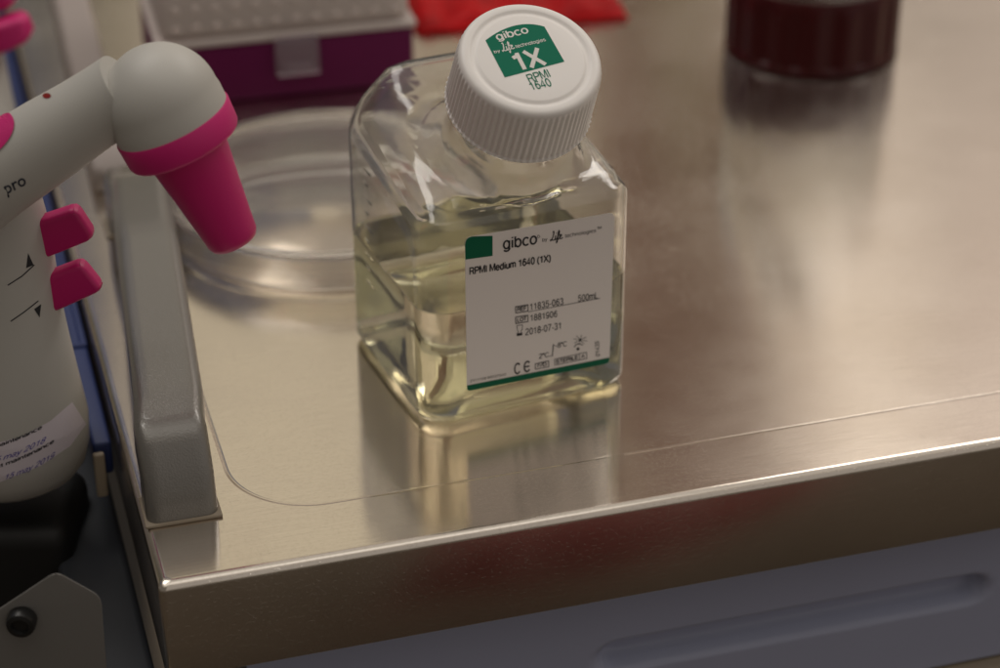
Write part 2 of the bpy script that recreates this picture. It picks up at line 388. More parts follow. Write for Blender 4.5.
# ================================================================== THE SETTING
v, f = [(-300, -300, -80), (400, -300, -80), (400, 400, -80), (-300, 400, -80)], [(0, 1, 2, 3)]
o = finish('floor', v, f, M_FLOOR, smooth=False); o['kind'] = 'structure'

# ================================================================== STEEL TROLLEY
XL, YF = -15.12, -11.65
trolley = thing('steel_trolley', 'brushed stainless steel trolley whose top carries the bottle and dish', 'trolley', (XL, YF, -80))
TL = Loc((XL, YF, -80))
def build_top():
    hx, hy = 48, 36; cx, cy = XL+hx, YF+hy
    gA = on_z(500, 475); gB = on_z(1000, 392); gl = on_z(200, 390)
    inset_y = (gA.y+gB.y)/2 - YF; inset_x = gl.x - XL
    def ring(dx, dy, r, z): return [Vector((x, y, z)) for x, y in rr(dx, dy, r)]
    def rr(dx, dy, r):
        out = []
        for (sx_, sy_, a0) in ((1, 1, 0), (-1, 1, 90), (-1, -1, 180), (1, -1, 270)):
            for k in range(25):
                a = radians(a0+90*k/24); out.append((cx+sx_*(hx-dx-r)+r*cos(a), cy+sy_*(hy-dy-r)+r*sin(a)))
        return out
    zr = .02; fr_ = .32
    rings = [ring(0, 0, .25, -4.15), ring(0, 0, .25, zr-fr_)]
    for k in range(1, 9):
        a = radians(90*k/8); rings.append(ring(fr_*(1-cos(a)), fr_*(1-cos(a)), .25, zr-fr_+fr_*sin(a)))
    ix, iy = inset_x, inset_y
    rings.append(ring(fr_+.05, fr_+.05, .3, zr)); rings.append(ring(ix*.35, iy*.35, 1.2, zr)); rings.append(ring(ix*.7, iy*.7, 2.2, zr)); rings.append(ring(ix-.14, iy-.14, 3.4, zr))
    for k in range(9):                     # the pressed groove
        t_ = k/8; zz = zr*(1-t_)-.014*sin(pi*t_)**2; rings.append(ring(ix-.09+.18*t_, iy-.09+.18*t_, 3.3, zz))
    rings.append(ring(ix+.14, iy+.14, 3.3, 0)); rings.append(ring(ix+1, iy+1, 3.2, 0))
    rings.append(ring(ix+6, iy+6, 3, 0))
    v, f = loft(rings, False, True)
    n = len(rings[0])
    apron_faces = [q for q in f if max(v[i].z for i in q) <= zr-fr_+.01]
    top_faces = [q for q in f if q not in set(apron_faces)]
    def sub(fs):
        ids = sorted({i for q in fs for i in q}); mp = {a: k for k, a in enumerate(ids)}
        return [TL(v[i]) for i in ids], [tuple(mp[i] for i in q) for q in fs]
    vv, ff = sub(top_faces); o1 = finish('trolley_top', vv, ff, M_STEEL, trolley); planar_uv(o1, lambda c: (c.y+c.z, c.x))
    # apron: sheet with a little thickness and a return below
    rings2 = [ring(0, 0, .25, zr-fr_), ring(0, 0, .25, -4.05), ring(.08, .08, .25, -4.15), ring(1.1, 1.1, .3, -4.15), ring(1.1, 1.1, .3, -4.0)]
    vv, ff = loft(rings2, False, False); planar_uv(finish('apron', [TL(a) for a in vv], ff, M_APRON, trolley, True, 50), lambda c: (c.z, c.x+c.y))
    # legs and lower body down to the floor
    for (x, y) in ((XL+4, YF+4), (XL+92, YF+4), (XL+4, YF+68), (XL+92, YF+68)):
        vv, ff = bevbox((2.5, 2.5, 76), .3); finish('leg', [TL(a+Vector((x, y, -42.2))) for a in vv], ff, M_PLATE, trolley)
    return inset_x, inset_y
IX, IY = build_top()

# ------------------------------------------------------------------ blue-grey drawer under the top
def drawer():
    a = on_plane(1000, 530, (0, YF+1.6, 0), Vector((0, 1, 0)))
    x0, x1 = XL+3, a.x+14
    yp = YF+1.3
    P = lambda px, py: on_plane(px, py, (0, yp, 0), Vector((0, 1, 0)))
    s0, s1 = P(608, 668), P(985, 578)
    zb = P(1000, 654).z
    t_ = thing('drawer', 'blue grey drawer with a long finger slot under the front edge of the trolley', 'drawer', (0, yp, zb))
    L = Loc((0, yp, zb))
    zs = (s0.z+s1.z)/2
    # front panel as height field so that the slot is a real groove
    nx, nz_ = 150, 60; zt = -4.35; V, F = [], []
    xs0, xs1 = s0.x-.3, s1.x; hw = .62
    for j in range(nz_+1):
        z = zb+(zt-zb)*j/nz_
        for i in range(nx+1):
            x = x0+(x1-x0)*i/nx
            dx = max(xs0+hw-x, 0, x-(xs1-hw)); d = sqrt(dx*dx+(z-zs)**2)
            g = 1-min(1, max(0, (d-hw*.55)/(hw*.75))); g = g*g*(3-2*g)
            top = max(0, (z-(zt-1.0))/1.0); 
            V.append(L((x, yp+.9*g+.55*top**2, z))); F += [] if i == nx or j == nz_ else [(j*(nx+1)+i, j*(nx+1)+i+1, (j+1)*(nx+1)+i+1, (j+1)*(nx+1)+i)]
    finish('drawer_front', V, F, M_DRAWER, t_)
    vv, ff = bevbox((x1-x0-.4, 40, zt-zb-.6), .2); finish('drawer_box', [L(a+Vector(((x0+x1)/2, yp+21.6, (zb+zt)/2-.2))) for a in vv], ff, M_DRAWER, t_)
    vv, ff = bevbox((x1-x0+2, 30, .5), .12); o = finish('shelf_rail', [TL(a+Vector(((x0+x1)/2+1, yp+14.4, zb-.40))) for a in vv], ff, M_BEIGE, trolley)
drawer()

# ================================================================== MEDIA BOTTLE
BT = .125; HB = 4.36
CT = Vector((0, -4.17, 14.67)); AX = Vector((-.03, -.55, 1)).normalized()
bottle = thing('media_bottle', 'clear square bottle half full of pale yellow medium, with white ribbed cap and label', 'bottle', (0, 0, 0.0), BT)
BL = Loc((0, 0, 0), BT)
def ramp(y): return 8.85+(y+HB)/(2*HB)*2.85
def H(x, y, inset=0):
    xr = 4.05-1.75*(y+HB)/(2*HB)
    k = .22
    d = abs(x)-xr; s = .5*(d+sqrt(d*d+k*k))
    return ramp(y)-.95*s-inset
def bottle_rings(ins, top_off):
    """ins: distance inward from the outer skin"""
    R = 1.15-ins*.6; h = HB-ins; rings = []
    out = rrect(h, h, R, 10); n = len(out)
    ang = [math.atan2(y, x) for x, y in out]
    zb = .02+ins*1.6
    # base: ringed foot with a raised punt in the middle
    for sc, z in ((.05, zb+.38), (.45, zb+.34), (.72, zb+.25), (.80, zb+.06)): rings.append([Vector((x*sc, y*sc, z)) for x, y in out])
    for k in range(0, 7):
        a = radians(90*k/6); q = .5
        rings.append([Vector((x*(1-q*(1-sin(a))/h)*m_, y*(1-q*(1-sin(a))/h)*m_, zb+q*(1-cos(a)))) for x, y in out for m_ in [1+.007*cos(26*math.atan2(y, x))*sin(2*a)]])   # faint flutes round the foot
    for t_ in (.12, .3, .5, .7, .88): 
        rings.append([Vector((x, y, zb+.5+(H(x, y, ins)-.4-zb-.5)*t_)) for x, y in out])
    for k in range(0, 6):
        a = radians(90*k/5); q = .38
        ring = []
        for x, y in out:
            hh = H(x, y, ins); s = 1-q*(1-cos(a))/h
            ring.append(Vector((x*s, y*s, hh-q+q*sin(a) if k < 5 else H(x*s, y*s, ins)-.02)))
        rings.append(ring)
    # shoulder to the neck
    nb = CT-AX*(CT.z-9.95)/AX.z; u, w = Vector((1, 0, 0)), AX.cross(Vector((1, 0, 0))).normalized()
    u = w.cross(AX).normalized()
    def circ(r, off): 
        c = nb+AX*off; return [c+(u*cos(a)+w*sin(a))*r for a in ang]
    last = rings[-1]; R0 = 2.85-ins; c0 = circ(R0, .25)
    for t_ in (.2, .4, .6, .8):
        ring = []
        for p, q in zip(last, c0):
            m = p.lerp(q, t_); hz = H(m.x, m.y, ins); ring.append(Vector((m.x, m.y, hz*(1-t_**3)+m.z*t_**3)))
        rings.append(ring)
    for r, off in ((2.85, .25), (2.55, .42), (2.28, .68), (2.12, 1.0), (2.05, 1.4), (2.05, 2.6), (2.05, top_off)): rings.append(circ(r-ins, off))
    return rings, n
def build_bottle():
    ro, n = bottle_rings(0, 4.6); ri, _ = bottle_rings(.09, 4.6)
    vo, fo = loft(ro, True, False); vi, fi = loft(ri, True, False)
    k = len(vo); F = fo+[tuple(i+k for i in q[::-1]) for q in fi]
    a, b = k-n, k+len(vi)-n
    F += [(a+i, a+(i+1) % n, b+(i+1) % n, b+i) for i in range(n)]
    me = bpy.data.meshes.new('bottle_body'); me.from_pydata([tuple(v*S) for v in vo+vi], [], F); me.update()
    bm = bmesh.new(); bm.from_mesh(me); bmesh.ops.recalc_face_normals(bm, faces=bm.faces); bm.to_mesh(me); bm.free()
    link('bottle_body', me, M_PET, bottle)
    # liquid, pressed a hair into the plastic
    zl = 4.95
    rl, n = bottle_rings(.08, 4.6)
    keep = [r for r in rl if max(p.z for p in r) < zl][:11]
    out = keep[-1]
    for t_ in (.3, .6, .9): keep.append([Vector((p.x, p.y, p.z+(zl-p.z)*t_)) for p in out])
    keep.append([Vector((p.x, p.y, zl+.07)) for p in out])
    for s, z in ((.985, .02), (.96, 0), (.5, 0)): keep.append([Vector((p.x*s, p.y*s, zl+z)) for p in out])
    vv, ff = loft(keep, True, True); finish('medium', vv, ff, M_LIQ, bottle, True, 60)
build_bottle()
def build_cap():
    NR = 72
    def mod(r, h, t):
        if .12 < h < 2.42 and r > 2.55: return r+.07*(.5+.5*cos(2*pi*NR*t))-.03
        return r
    # profile from the open bottom edge up to the lid with its raised ring
    prof = [(2.35, .0), (2.66, .0), (2.72, .05), (2.72, .13), (2.66, .18)]
    prof += [(2.665-.055*k/6, .2+(2.1)*k/6) for k in range(7)]
    prof += [(2.60, 2.42), (2.585, 2.50), (2.54, 2.585), (2.47, 2.64), (2.38, 2.665), (2.25, 2.665), (2.20, 2.655), (2.15, 2.61), (2.08, 2.60), (2.02, 2.61), (1.97, 2.655), (1.90, 2.668), (1.2, 2.668), (.4, 2.668), (.02, 2.668)]
    cb = CT-AX*2.67
    v, f = lathe(prof, cb, AX, n=NR*10, mod=mod)
    c = finish('cap', v, f, M_CAP, bottle, True, 40)
    # moulded band below the cap
    v, f = lathe([(2.15, -.28), (2.48, -.28), (2.52, -.2), (2.52, -.08), (2.48, -.02), (2.15, -.02)], cb, AX, n=96); finish('neck_ring', v, f, M_PET, bottle, True, 40)
    return c
cap = build_cap()
Rw = Matrix.Rotation(BT, 3, 'Z'); capn = Rw @ AX; capP = (Rw @ CT)
def on_cap(p, h=.006): return BL(on_plane(p[0], p[1], capP, capn)+capn*(h+(p[2] if len(p) > 2 else 0)))
labn = Rw @ Vector((0, -1, 0)); labP = Rw @ Vector((0, -HB-.012, 0))
def on_lab(p, h=0.0): return BL(on_plane(p[0], p[1], labP, labn)+labn*(h+(p[2] if len(p) > 2 else 0)))

# --- cap print (pixel coordinates read in the photo's 470..610 x 0..100 crop, 6.68 px per px)
Zc = lambda x, y: (470+x/6.68, y/6.68)
def arch():
    pts = [Zc(232, 518), Zc(631, 412)]
    pts += [Zc(497, 178)]
    # arc from right shoulder over the top to the left shoulder
    a, b, c = Vector(Zc(497, 178)), Vector(Zc(300, 118)), Vector(Zc(103, 270))
    for k in range(1, 16):
        t_ = k/16; pts.append(tuple(a*(1-t_)**2+b*2*t_*(1-t_)+c*t_**2))
    pts += [Zc(103, 270)]
    return pts
decal('cap_emblem', poly_px(arch()), lambda p: on_cap(p, .004), M_GREENT, cap)
up_c = (Vector(Zc(103, 270))-Vector(Zc(232, 518)))
decal('cap_lettering', join(text_px('gibco', Zc(182, 270), Zc(396, 217), 7.2, up_c, w=.17),
      text_px('by', Zc(165, 357), Zc(203, 345), 2.8, up_c, w=.15),
      text_px('Life', Zc(215, 345), Zc(302, 324), 7.4, up_c, w=.12),
      text_px('technologies', Zc(308, 322), Zc(508, 274), 3.4, up_c, w=.14),
      text_px('1X', Zc(325, 474), Zc(516, 429), 18.5, up_c, w=.20)), lambda p: on_cap(p, .010), M_WHITE, cap)
decal('cap_lettering', join(text_px('RPMI', Zc(398, 552), Zc(540, 512), 8.2, up_c, w=.14),
      text_px('1640', Zc(415, 602), Zc(550, 572), 8.2, up_c, w=.14)), lambda p: on_cap(p, .008), M_GREENT, cap)

# --- front label
Za = lambda x, y: (455+x/5.88, 205+y/5.88)
Zb = lambda x, y: (455+x/5.88, 290+y/5.88)
def corner(c, a, b, r, n=6):
    c, a, b = Vector(c), Vector(a), Vector(b); p = c+(a-c).normalized()*r; q = c+(b-c).normalized()*r
    return [p*(1-t_)**2+c*2*t_*(1-t_)+q*t_**2 for t_ in [k/n for k in range(n+1)]]
TLc, TRc, BRc, BLc = (464.8, 237.5), (614.5, 212.5), (609.2, 363.0), (466.8, 391.0)
lab_out = corner(TLc, BLc, TRc, 7)+corner(TRc, TLc, BRc, 6)+corner(BRc, TRc, BLc, 5)+corner(BLc, BRc, TLc, 4)
lv, lf = poly_px(lab_out)
n = len(lv)
V3 = [on_lab(p, .012) for p in lv]+[on_lab(p, -.006) for p in lv]
F3 = [tuple(range(n)), tuple(range(n, 2*n))[::-1]]+[(i, (i+1) % n, n+(i+1) % n, n+i) for i in range(n)]
label = finish('front_label', V3, F3, M_LABEL, bottle, False)
g1 = corner(TLc, BLc, TRc, 7.2)+[Vector(Za(220, 180)), Vector(Za(220, 298)), Vector(Za(60, 320))]
s0, s1 = Vector(BLc), Vector(BRc); upb = Vector((0, -1))
g2 = [Vector((466.9, 385.2)), Vector((609.4, 357.2))]+corner(BRc, TRc, BLc, 5)[2:]+corner(BLc, BRc, TLc, 4)[:-1]
decal('label_colour_block', poly_px(g1), lambda p: on_lab(p, .018), M_GREEN, label)
decal('label_colour_band', poly_px(g2), lambda p: on_lab(p, .018), M_GREEN, label)
up_l = (0.0, -1.0)
def box_px(a, b, c, d, w=.55): return line_px([a, b, c, d], w, True)
mk = [text_px('gibco', Za(280, 258), Za(482, 224), 10.6, up_l, w=.155),
      line_px([Za(490+7*cos(a), 184+8*sin(a)) for a in [2*pi*k/10 for k in range(10)]], .4, True),
      text_px('by', Za(512, 214), Za(541, 208), 3.4, up_l, w=.12),
      text_px('Life', Za(556, 210), Za(634, 194), 7.6, up_l, w=.13),
      text_px('technologies', Za(645, 191), Za(828, 158), 3.6, up_l, w=.10),
      text_px('TM', Za(834, 142), Za(860, 137), 2.2, up_l, w=.16),
      text_px('RPMI Medium 1640 (1X)', Za(83, 409), Za(562, 328), 6.6, up_l, w=.195),
      text_px('11835-063', Zb(440, 116), Zb(636, 82), 6.2, up_l),
      text_px('500mL', Zb(722, 68), Zb(840, 46), 6.2, up_l),
      line_px([Zb(430, 127), Zb(852, 47)], .5),
      box_px(Zb(355, 97), Zb(427, 85), Zb(428, 122), Zb(356, 134), .75), text_px('REF', Zb(364, 123), Zb(419, 114), 3.6, up_l, w=.2),
      box_px(Zb(355, 158), Zb(427, 147), Zb(428, 184), Zb(356, 196), .75), text_px('LOT', Zb(364, 186), Zb(419, 176), 3.6, up_l, w=.2),
      text_px('1881906', Zb(442, 181), Zb(600, 155), 6.0, up_l),
      line_px([Zb(362, 208), Zb(396, 203)], .5), line_px([Zb(362, 208), Zb(366, 235), Zb(371, 243), Zb(363, 268)], .5), line_px([Zb(396, 203), Zb(394, 230), Zb(387, 240), Zb(394, 262)], .5),
      poly_px([Zb(362, 254), Zb(394, 249), Zb(394, 264), Zb(362, 270)]),
      text_px('2018-07-31', Zb(412, 264), Zb(620, 226), 6.2, up_l),
      text_px('C', Zb(346, 494), Zb(382, 486), 10.0, up_l, w=.17), text_px('C', Zb(402, 482), Zb(440, 474), 10.0, up_l, w=.17), line_px([Zb(405, 452), Zb(434, 446)], 1.4),
      box_px(Zb(471, 432), Zb(549, 415), Zb(550, 449), Zb(472, 464), .7), text_px('IVD', Zb(484, 452), Zb(538, 442), 3.2, up_l, w=.18),
      box_px(Zb(584, 405), Zb(772, 364), Zb(774, 401), Zb(586, 441), .55), line_px([Zb(730, 374), Zb(731, 410)], .55),
      text_px('STERILE', Zb(592, 431), Zb(722, 403), 3.4, up_l, w=.21), text_px('A', Zb(741, 399), Zb(762, 395), 3.4, up_l, w=.2),
      text_px('2°C', Zb(492, 402), Zb(550, 390), 4.4, up_l, w=.14), text_px('8°C', Zb(602, 337), Zb(656, 326), 4.4, up_l, w=.14),
      line_px([Zb(552, 388), Zb(571, 384)], .5), line_px([Zb(571, 386), Zb(577, 318)], .9), line_px([Zb(577, 322), Zb(598, 330)], .5),
      text_px('01435', Zb(849, 388), Zb(845, 300), 4.0, (-1, .0), w=.13)]
cx_, cy_ = 735, 292
for k in range(8):
    a = pi*k/4+.2; mk.append(line_px([Zb(cx_+14*cos(a), cy_+14*sin(a)*.8), Zb(cx_+42*cos(a), cy_+30*sin(a))], .45))
mk += [poly_px([Zb(cx_+9*cos(a), cy_+9*sin(a)) for a in [2*pi*k/10 for k in range(10)]]),
       line_px([Zb(700, 332), Zb(712, 318), Zb(730, 314), Zb(748, 322)], .8), poly_px([Zb(722+9*cos(a), 345+9*sin(a)) for a in [2*pi*k/10 for k in range(10)]])]
decal('label_lettering', join(*mk), lambda p: on_lab(p, .024), M_BLACK, label)
decal('label_lettering', text_px('2111158 80937040', Zb(88, 540), Zb(298, 500), 2.2, up_l, w=.13), lambda p: on_lab(p, .024), mat('grey_ink', (.12, .11, .10), .6), label)
# --- moulded graduation marks on the left wall
gm = []
for k in range(9):
    z = 3.6+k*.62; L_ = .9 if k % 2 == 0 else .5
    vv, ff = bevbox((.06, L_, .07), .02, 2); gm.append(tr((vv, ff), off=(-HB-.005, 1.9-L_/2, z)))
decal_m = join(*gm); finish('graduation_marks', decal_m[0], decal_m[1], M_PET, bottle)

# ================================================================== GREY HANDLE on the left edge of the trolley
def handle():
    fl, fr = on_z(147, 527, .1), on_z(221, 514, .1)
    x0 = (fl.x+fr.x)/2; w0 = fr.x-fl.x; y0 = (fl.y+fr.y)/2
    t_ = thing('trolley_handle', 'dark grey textured metal push handle bolted to the left edge of the steel trolley', 'handle', (x0, y0, .1))
    L = Loc((x0, y0, .1))
    # outer profile in (dy, z): up the front leg, over the corner, along the grip, down the far leg
    def back(px, py, z): return on_z(px, py, z)
    P1 = on_plane(173, 428, (0, y0+.9, 0), Vector((0, 1, 0)))
    zt = P1.z
    P2 = on_z(146, 233, zt+1.0); P3 = on_z(139, 172, zt+1.0)
    pts = [(x0, y0, -.0, w0/2*.97), (x0, y0+.12, zt*.5, w0/2*.95), (P1.x-.02, P1.y-.1, zt-.6, w0/2*.955), (P1.x-.02, P1.y+.25, zt-.12, w0/2*.955), (P1.x-.02, P1.y+.9, zt+.06, w0/2*.955)]
    for k in range(1, 6): pts.append((P1.x+(P2.x-P1.x)*k/6, P1.y+(P2.y-P1.y)*k/6, zt+.1+.9*k/6, w0/2*.955))
    pts += [(P2.x, P2.y-.3, P2.z-.02, w0/2*.94), (P2.x, P2.y+.3, P2.z, w0/2*.94), (P3.x, P3.y, P3.z-.35, w0/2*.94), (P3.x, P3.y+2.5, P3.z-.8, w0/2*.94), (P3.x, P3.y+4.0, P3.z-1.8, w0/2*.94), (P3.x, P3.y+4.6, P3.z-3.5, w0/2*.9), (P3.x, P3.y+4.8, .0, w0/2*.955)]
    P = [Vector(p[:3]) for p in pts]; th = 1.9; rings = []
    for i, p in enumerate(P):
        a = P[max(i-1, 0)]; b = P[min(i+1, len(P)-1)]; d = (b-a); d.x = 0; d.normalize()
        nrm = Vector((0, -d.z, d.y))            # outward
        hw = pts[i][3]; r = .42; ring = []
        sec = rrect(hw, th/2, r, 5)
        ring = [p-nrm*(th/2)+Vector((1, 0, 0))*sx_+nrm*sy_ for sx_, sy_ in [(q[0], q[1]) for q in sec]]
        rings.append([L(q) for q in ring])
    v, f = loft(rings, True, True)
    me_o = finish('grip', v, f, M_HANDLE, t_, True, 60)
    for yy in (y0, P3.y+4.8-0):
        vv, ff = bevbox((w0+.10, th+.06, .12), .04); finish('foot_gasket', [L(a+Vector((x0 if yy == y0 else P3.x, yy+th/2-.06 if yy == y0 else yy-th/2, .09))) for a in vv], ff, M_BEIGE, t_)
    return zt
ZT = handle()
# far rail along the left edge
def rail():
    a, b = on_z(112, 165, 1.4), on_z(72, 0, 1.4); d = (b-a); b = b+d*1.0
    t_ = thing('side_rail', 'pale grey flat rail running back along the left edge behind the handle', 'rail', (a.x, a.y, .1)); L = Loc((a.x, a.y, .1))
    u = Vector((d.y, -d.x, 0)).normalized(); rings = []
    for k in range(9):
        c = a.lerp(b, k/8); w = .88
        rings.append([L(c+u*sx_*w/.88+Vector((0, 0, sy_))) for sx_, sy_ in rrect(.95, .62, .3, 5, 0, -.65)])
    v, f = loft(rings); finish('rail_bar', v, f, M_RAIL, t_)
    vv, ff = bevbox((1.4, 1.4, .7), .1); finish('rail_foot', [L(q+Vector((a.x, a.y+1.5, .42))) for q in vv], ff, M_RAIL, t_)
rail()

# ================================================================== PIPETTE CONTROLLER
PD = 74.5
n_h = Vector((sin(YAW), cos(YAW), 0)); r_h = Vector((cos(YAW), -sin(YAW), 0)); Q0 = at_depth(165, 100, PD)
def dv(px, py, off=0): return on_plane(px, py, Q0+n_h*off, n_h)
K = PD/FPX        # cm per pixel near the device
def controller(full=True):
    b = dv(8, 505); base = Vector((b.x, b.y, b.z-2))
    t_ = thing('pipette_controller', 'grey pipette controller with magenta nose cone pointing at the petri dish', 'pipette controller', base)
    L = Loc(base)
    # arm and ball joint, one moulding
    A0, A1 = dv(-140, 262), dv(128, 88)
    ax = (A1-A0)
    v1 = lathe([(58*K, 0), (60*K, 1.5), (54*K, ax.length*.3), (46.5*K, ax.length*.52), (43*K, ax.length*.72), (40*K, ax.length*.84), (39*K, ax.length*.92), (39*K, ax.length*.99)], A0, ax, 72)
    nose_d = (dv(237, 244)-dv(172, 118)); nd = nose_d.normalized()
    Cb = dv(162, 101)
    prof = [(0.01*K, -59*K)]+[(59*K*sin(radians(a)), -59*K*cos(radians(a))) for a in range(8, 95, 6)]+[(60*K, 8*K), (60*K, 24*K)]
    v2 = lathe(prof, Cb, nd, 96)
    v, f = join(v1, v2); arm = finish('arm_housing', [L(a) for a in v], f, M_GREY, t_, True, 50)
    bv_arm = BVHTree.FromPolygons([a for a in v], f)
    # collar and nose cone
    cc = Cb+nd*24*K
    def cm(r, h, t):                        # shallow moulded ticks round the collar
        return r
    v, f = lathe([(50*K, -2*K), (60.5*K, -2*K), (61.5*K, 0), (60.5*K, 24*K), (59*K, 27*K), (55*K, 28.5*K), (30*K, 29*K)], cc, nd, 96)
    collar = finish('nose_collar', [L(a) for a in v], f, M_PINK, t_, True, 50)
    bvc = BVHTree.FromPolygons(v, f)
    c2 = cc+nd*28*K; Ln = 119*K
    v, f = lathe([(43*K, -2*K), (42.5*K, 4*K), (35*K, Ln*.45), (28.5*K, Ln*.86), (27.5*K, Ln*.94), (25*K, Ln*.985), (20*K, Ln), (9*K, Ln), (8.5*K, Ln*.7)], c2, nd, 96)
    finish('nose_cone', [L(a) for a in v], f, M_PINKD, t_, True, 50)
    # grip: horizontal oval sections
    secs = [(-22, 185, 60), (-16, 215, 63), (-11, 250, 66), (-4, 300, 67), (0, 340, 73), (4, 380, 80), (7, 415, 87), (8, 440, 88), (8, 458, 84), (8, 470, 75), (8, 478, 60), (8, 483, 40), (8, 485, 12)]
    rings = []
    for (cx, cy, r) in secs:
        c = dv(cx, cy, 1.5); rr_ = r*K*1.03
        rings.append([c+r_h*cos(a)*rr_+n_h*sin(a)*rr_*.80 for a in [2*pi*k/72 for k in range(72)]])
    v, f = loft(rings); grip = finish('grip_housing', [L(a) for a in v], f, M_GREY, t_, True, 60)
    bvg = BVHTree.FromPolygons(v, f)
    def on(bv, h=.012, pad=0):
        def g(p):
            for st_ in range(60):
                d = ray(p[0], p[1]+st_).normalized(); hit = bv.ray_cast(CP, d)
                if hit[0] is not None: break
            else: return L(dv(p[0], p[1]))
            nrm = hit[1] if hit[1].dot(d) < 0 else -hit[1]
            return L(hit[0]+nrm*(h+(p[2] if len(p) > 2 else 0)))
        return g
    # buttons
    for poly in ([(22, 226), (46, 219), (72, 210), (78, 213), (93, 236), (90, 242), (50, 258), (22, 266)], [(28, 284), (52, 275), (78, 265), (84, 268), (101, 289), (98, 294), (58, 312), (30, 320)]):
        m = len(poly); fr = [L(dv(*q, .9)) for q in poly]; bk = [L(dv(*q, .9)+n_h*.75) for q in poly]
        bm = bmesh.new(); vs = [bm.verts.new(q) for q in fr+bk]
        for q in [tuple(range(m)), tuple(range(m, 2*m))[::-1]]+[(i, (i+1) % m, m+(i+1) % m, m+i) for i in range(m)]: bm.faces.new([vs[i] for i in q])
        bmesh.ops.recalc_face_normals(bm, faces=bm.faces)
        bmesh.ops.bevel(bm, geom=bm.edges[:], offset=.2, segments=5, profile=.5, affect='EDGES')
        bm.verts.index_update(); vv = [x.co.copy() for x in bm.verts]; ff = [tuple(q.index for q in p.verts) for p in bm.faces]; bm.free()
        finish('trigger_button', vv, ff, M_PINKD, t_, True, 60)
    # thumb pad with ridges on the arm
    pad = subdiv(poly_px([(-14+29*cos(a), 137+22*sin(a)-.45*29*cos(a)) for a in [2*pi*k/32 for k in range(32)]]), 6)
    decal('thumb_pad', pad, on(bv_arm, .05), M_PINK, t_)
    led = decal('indicator_lamp', poly_px([(47+4.2*cos(a), 96+2.6*sin(a)) for a in [2*pi*k/20 for k in range(20)]]), on(bv_arm, .02), M_LED, t_)
    decal('lettering', text_px('pro', (6.5, 194), (27, 184), 11.5, (-.42, -1), w=.014, logo=True), on(bv_arm, .01), M_NAVY, arm)
    decal('direction_arrows', join(subdiv(line_px([(8, 285), (22, 276), (34, 265)], 1.1), 4), poly_px([(28, 253), (33.5, 265), (26, 268)]),
          subdiv(line_px([(11, 321), (24, 312), (38, 301)], 1.1), 4), poly_px([(34, 309), (41, 304), (39.5, 317.5)])), on(bvg, .012), M_BLACK, grip)
    # service sticker
    e0 = [(-60, 447), (-20, 447), (20, 437), (50, 421), (72, 402)]; e1 = [(86, 424), (70, 446), (40, 466), (0, 482), (-60, 492)]
    st = decal('service_sticker', subdiv(poly_px(e0+e1), 5), on(bvg, .012), M_STICK, grip)
    def arc_text(s, p0, p1, cap, sag, **kw):
        v_, f_ = text_px(s, p0, p1, cap, (0, -1), **kw); o_ = []
        for q in v_:
            tt = (q.x-p0[0])/(p1[0]-p0[0]); o_.append(Vector((q.x, q.y+sag*4*tt*(1-tt), q.z)))
        return o_, f_
    decal('sticker_print', join(arc_text('Last maintenance', (-24, 452), (42, 428), 3.4, 3, w=.2), arc_text('Next maintenance', (-14, 471), (54, 442), 3.4, 3, w=.2)), on(bvg, .02), M_BLACK, st)
    decal('sticker_handwriting', join(arc_text('15 may 2018', (-8, 463), (46, 441), 4.6, 2, shear=.35, w=.13), arc_text('15 may 2019', (6, 479), (55, 456), 4.6, 2, shear=.35, w=.13)), on(bvg, .02), M_PEN, st)
controller()

# second controller further back, mostly outside the picture
def controller_back():
    D2 = 104; b = at_depth(-50, 60, D2); t_ = thing('pipette_controller', 'blurred pipette controller with magenta buttons in the top left corner', 'pipette controller', (b.x, b.y, b.z-8))
    L = Loc((b.x, b.y, b.z-8)); k2 = D2/FPX
    rings = []
    for (px, py, r) in ((-75, -90, 62), (-72, -20, 64), (-66, 40, 66), (-58, 100, 70), (-52, 160, 78), (-50, 190, 70), (-50, 200, 30)):
        c = at_depth(px, py, D2); rings.append([L(c+r_h*cos(a)*r*k2+n_h*sin(a)*r*k2*.8) for a in [2*pi*k/40 for k in range(40)]])
    v, f = loft(rings); finish('grip_housing', v, f, M_GREY, t_)
    for (p0, p1, hh) in (((-30, 46), (29, 24), 15), ((-40, 2), (14, -8), 13)):
        a, b_ = at_depth(*p0, D2-1), at_depth(*p1, D2-1); d = b_-a; u = n_h; w = d.cross(u).normalized(); rings = []
        for t2, s in ((0, 1), (.6, .97), (.9, .88), (1, .6), (1.03, .3)):
            c = a+d*t2; rings.append([L(c+u*x*s+w*y*s) for x, y in rrect(.9, hh*k2, .3, 5)])
        v, f = loft(rings); finish('trigger_button', v, f, M_PINKD, t_)
controller_back()

